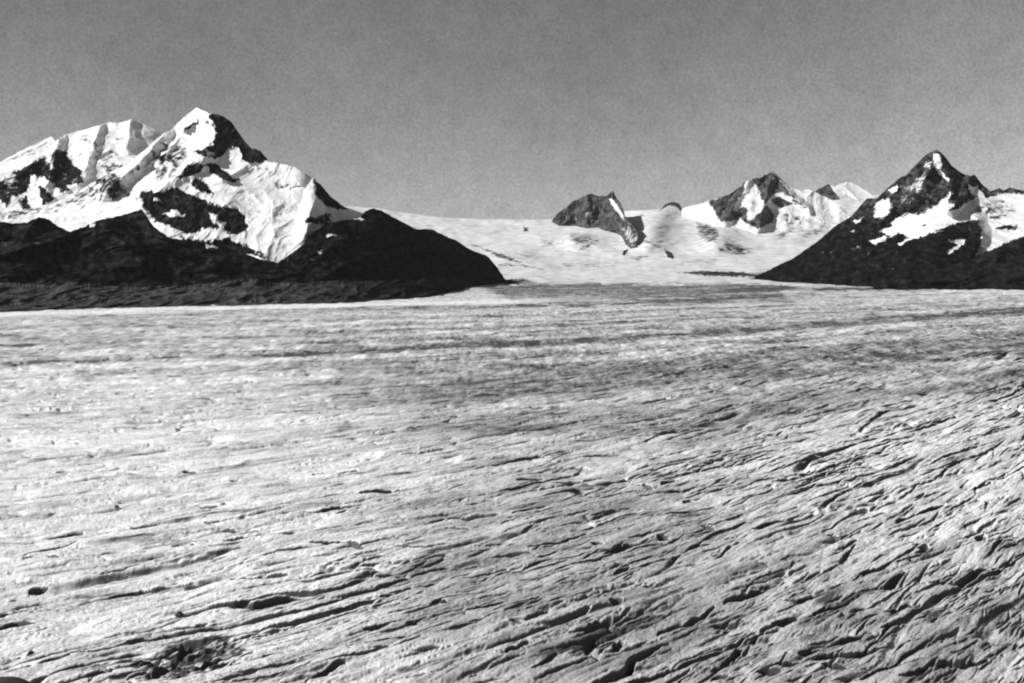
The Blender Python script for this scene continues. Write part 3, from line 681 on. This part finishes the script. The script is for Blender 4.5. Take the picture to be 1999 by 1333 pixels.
for wl, el, a, sd in ((60, 6, 0.5, 320), (25, 7, 0.45, 321), (11, 7, 0.4, 322)):
    st = st + a * noise(U / (wl * el), W / wl, sd) * np.clip(wl / (1.2 * rowsp), 0, 1)
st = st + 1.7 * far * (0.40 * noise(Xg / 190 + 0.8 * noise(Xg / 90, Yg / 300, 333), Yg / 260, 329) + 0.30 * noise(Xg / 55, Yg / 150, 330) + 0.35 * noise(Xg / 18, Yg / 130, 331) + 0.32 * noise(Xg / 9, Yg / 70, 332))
for wl, el, a, th, sd in ((7, 14, 0.5, 0.42, 360), (14, 12, 0.5, 0.45, 361), (30, 10, 0.4, 0.45, 362)):
    sn = noise(U / (wl * el) + 0.4 * noise(U / 60, W / 20, sd + 5), W / wl + 0.3 * noise(U / 45, W / 25, sd + 6), sd)
    dirt = dirt + a * sstep(th, th + 0.35, sn) * np.clip(wl / (1.6 * rowsp), 0, 1)
_B = Yg - 0.60 * Xg - 0.00005 * Xg ** 2                # flow bands of the main ice stream
_B = _B + 60 * noise(Xg / 700, Yg / 500, 371)
_mid = sstep(1000, 800, PYg)
dirt = dirt + _mid * (0.26 * noise(_B / 330, Xg / 7000, 370) + 0.20 * noise(_B / 140, Xg / 4000, 372) + 0.12 * noise(_B / 60, Xg / 2500, 373)) * (0.55 + 0.45 * sstep(300, 1100, PXg))
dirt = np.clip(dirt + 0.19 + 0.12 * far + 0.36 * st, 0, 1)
_ry = np.interp(PXg, [p[0] for p in rim], [p[1] for p in rim])
dirt *= 1 - 0.95 * np.exp(-((PYg + 2 * noise(Xg / 60, Yg / 200, 350) - _ry) / 4.2) ** 2) * sstep(1330, 900, PXg)

def glacier_material():
    m = bpy.data.materials.new('crevassed_dirty_ice'); m.use_nodes = True
    t = m.node_tree; n = t.nodes; L = t.links
    b = n['Principled BSDF']; b.inputs['Roughness'].default_value = 0.75; b.inputs['Specular IOR Level'].default_value = 0.15
    co = n.new('ShaderNodeTexCoord')
    a = n.new('ShaderNodeAttribute'); a.attribute_name = 'dirt'
    n1 = n.new('ShaderNodeTexNoise'); n1.inputs['Scale'].default_value = 0.35; n1.inputs['Detail'].default_value = 6; n1.inputs['Roughness'].default_value = 0.65
    L.new(co.outputs['Object'], n1.inputs['Vector'])
    mu = n.new('ShaderNodeMath'); mu.operation = 'MULTIPLY_ADD'; mu.inputs[1].default_value = 0.8; mu.inputs[2].default_value = -0.40
    L.new(n1.outputs['Fac'], mu.inputs[0])
    ad = n.new('ShaderNodeMath'); ad.use_clamp = True
    L.new(a.outputs['Fac'], ad.inputs[0]); L.new(mu.outputs[0], ad.inputs[1])
    r = n.new('ShaderNodeMapRange'); r.inputs['To Min'].default_value = 0.86; r.inputs['To Max'].default_value = 0.07
    L.new(ad.outputs[0], r.inputs['Value'])
    # steep crevasse walls: bare ice, darkened further to put crack shade into its colour
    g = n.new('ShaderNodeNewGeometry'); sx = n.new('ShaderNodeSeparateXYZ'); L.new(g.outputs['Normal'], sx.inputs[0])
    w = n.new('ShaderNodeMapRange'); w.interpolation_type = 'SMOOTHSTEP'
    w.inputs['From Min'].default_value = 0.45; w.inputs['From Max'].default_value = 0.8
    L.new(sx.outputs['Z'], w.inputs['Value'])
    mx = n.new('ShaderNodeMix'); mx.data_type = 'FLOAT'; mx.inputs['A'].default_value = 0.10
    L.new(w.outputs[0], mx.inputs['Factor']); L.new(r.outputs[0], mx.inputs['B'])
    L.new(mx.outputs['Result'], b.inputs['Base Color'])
    bp = n.new('ShaderNodeBump'); bp.inputs['Strength'].default_value = 0.5; bp.inputs['Distance'].default_value = 1.6
    L.new(n1.outputs['Fac'], bp.inputs['Height']); L.new(bp.outputs[0], b.inputs['Normal'])
    return m

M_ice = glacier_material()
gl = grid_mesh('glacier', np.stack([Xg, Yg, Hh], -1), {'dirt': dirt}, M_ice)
# the ice goes on to both sides, outside the view
for sgn, lab in ((1, 'ice sheet carrying on to the right of the crevassed glacier'), (-1, 'ice sheet carrying on to the left of the crevassed glacier')):
    aa = np.geomspace(0.752, 14, 110)[None] * sgn
    rr = np.geomspace(25, 40000, 420)[:, None]
    if sgn < 0: aa = aa[:, ::-1]
    fx, fy = rr * aa / np.sqrt(1 + aa ** 2), rr / np.sqrt(1 + aa ** 2)
    fu, fw = fx / 0.75, (fy - S_of(fx)) * 0.75
    fz = sum(am * noise(fu / (wl * el), fw / wl, sd) for wl, el, am, sd in ((420, 2.5, 7.0, 1), (190, 3.0, 5.0, 2), (80, 3.5, 4.2, 3))) - 1.5
    fd = np.clip(0.25 + 0.3 * noise(fu / 300, fw / 40, 320), 0, 1)
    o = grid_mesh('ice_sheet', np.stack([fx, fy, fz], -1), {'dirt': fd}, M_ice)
    tag(o, lab, 'glacier', 'structure')
tag(gl, 'wide crevassed grey white glacier filling the whole foreground of the valley', 'glacier', 'structure')

# ------------------------------------------------------------------ boulders on the ice
def rock_material():
    m = bpy.data.materials.new('dark_boulder_rock'); m.use_nodes = True
    t = m.node_tree; n = t.nodes; L = t.links; b = n['Principled BSDF']
    b.inputs['Roughness'].default_value = 0.9
    co = n.new('ShaderNodeTexCoord'); tx = n.new('ShaderNodeTexNoise'); tx.inputs['Scale'].default_value = 0.9; tx.inputs['Detail'].default_value = 6
    L.new(co.outputs['Object'], tx.inputs['Vector'])
    r = n.new('ShaderNodeMapRange'); r.inputs['From Min'].default_value = 0.3; r.inputs['From Max'].default_value = 0.7
    r.inputs['To Min'].default_value = 0.012; r.inputs['To Max'].default_value = 0.05
    L.new(tx.outputs['Fac'], r.inputs['Value']); L.new(r.outputs[0], b.inputs['Base Color'])
    return m
M_rock = rock_material()
def boulder(px, py, w, h, label, seed, name='boulder', cat='boulder'):
    X, Y = ground(px, py + 4)
    th = np.linspace(-0.45 * np.pi, 0.5 * np.pi, 26)[:, None]; ph = np.linspace(0, 2 * np.pi, 49)[None]
    x, y, z = np.cos(th) * np.cos(ph), np.cos(th) * np.sin(ph), np.sin(th) + 0 * ph
    q = 1 + 0.30 * noise(x * 1.4 + z, y * 1.4 - z * .7, seed) + 0.16 * noise(x * 3 + z * 2, y * 3 + z, seed + 1) + 0.07 * noise(x * 7 + 3 * z, y * 7 - 2 * z, seed + 2)
    q[:, -1] = q[:, 0]
    q = np.where(q > 1.12, 1.12 + (q - 1.12) * 0.3, q)                # broken flat faces
    P = np.stack([x * w * q, y * w * 0.8 * q, np.maximum(z * h * q, -0.3 * h)], -1)
    o = grid_mesh(name, P, {}, M_rock)
    c = int(np.argmin(np.abs(cols - px))); r = int(np.argmin(np.abs(PYg[:, c] - py - 4)))
    o.location = (X, Y, float(np.percentile(Hh[r - 3:r + 4, c - 3:c + 4], 75)) + 0.15 * h)
    tag(o, label, cat, group='boulders on the ice' if cat == 'boulder' else None)
for px, py, w, h, lab, sd in (
    (228, 981, 2.6, 2.2, 'small dark boulder alone on bright ice at the far left, highest of the boulders', 401),
    (349, 1192, 3.2, 2.6, 'dark block shaped boulder at lower left, above the black debris patch', 402),
    (865, 1189, 2.8, 1.9, 'dark pointed boulder near the bottom middle, left of the smooth grey ice', 403),
    (998, 1216, 2.3, 1.6, 'small dark boulder at the edge of the smooth grey ice, bottom middle', 404),
    (1774, 1089, 2.2, 1.7, 'small dark boulder on the bright right ice, beside the right picture edge', 405),
    (1209, 1035, 2.2, 1.6, 'small dark boulder right of centre, among the middle crevasses', 406)):
    boulder(px, py, w, h, lab, sd)
boulder(-30, 1348, 26, 7, 'black rock outcrop poking into the bottom left corner of the ice', 410, 'rock_outcrop', 'rock')

# ------------------------------------------------------------------ air
def haze_box():
    x, y0, y1, z0, z1 = 45000, -3000, 60000, -200, 3200
    me = bpy.data.meshes.new('haze')
    v = [(a, b, c) for c in (z0, z1) for b in (y0, y1) for a in (-x, x)]
    me.from_pydata(v, [], [(0, 2, 3, 1), (4, 5, 7, 6), (0, 1, 5, 4), (2, 6, 7, 3), (0, 4, 6, 2), (1, 3, 7, 5)])
    m = bpy.data.materials.new('pale_air'); m.use_nodes = True
    t = m.node_tree; t.nodes.clear()
    o_ = t.nodes.new('ShaderNodeOutputMaterial'); p = t.nodes.new('ShaderNodeVolumePrincipled')
    p.inputs['Color'].default_value = (0.9, 0.9, 0.9, 1); p.inputs['Density'].default_value = 0.0000022
    p.inputs['Anisotropy'].default_value = 0.1
    t.links.new(p.outputs[0], o_.inputs['Volume'])
    me.materials.append(m)
    o = bpy.data.objects.new('haze', me); scene.collection.objects.link(o)
    tag(o, 'thin pale air that greys the farthest peaks', 'haze', 'stuff')
haze_box()
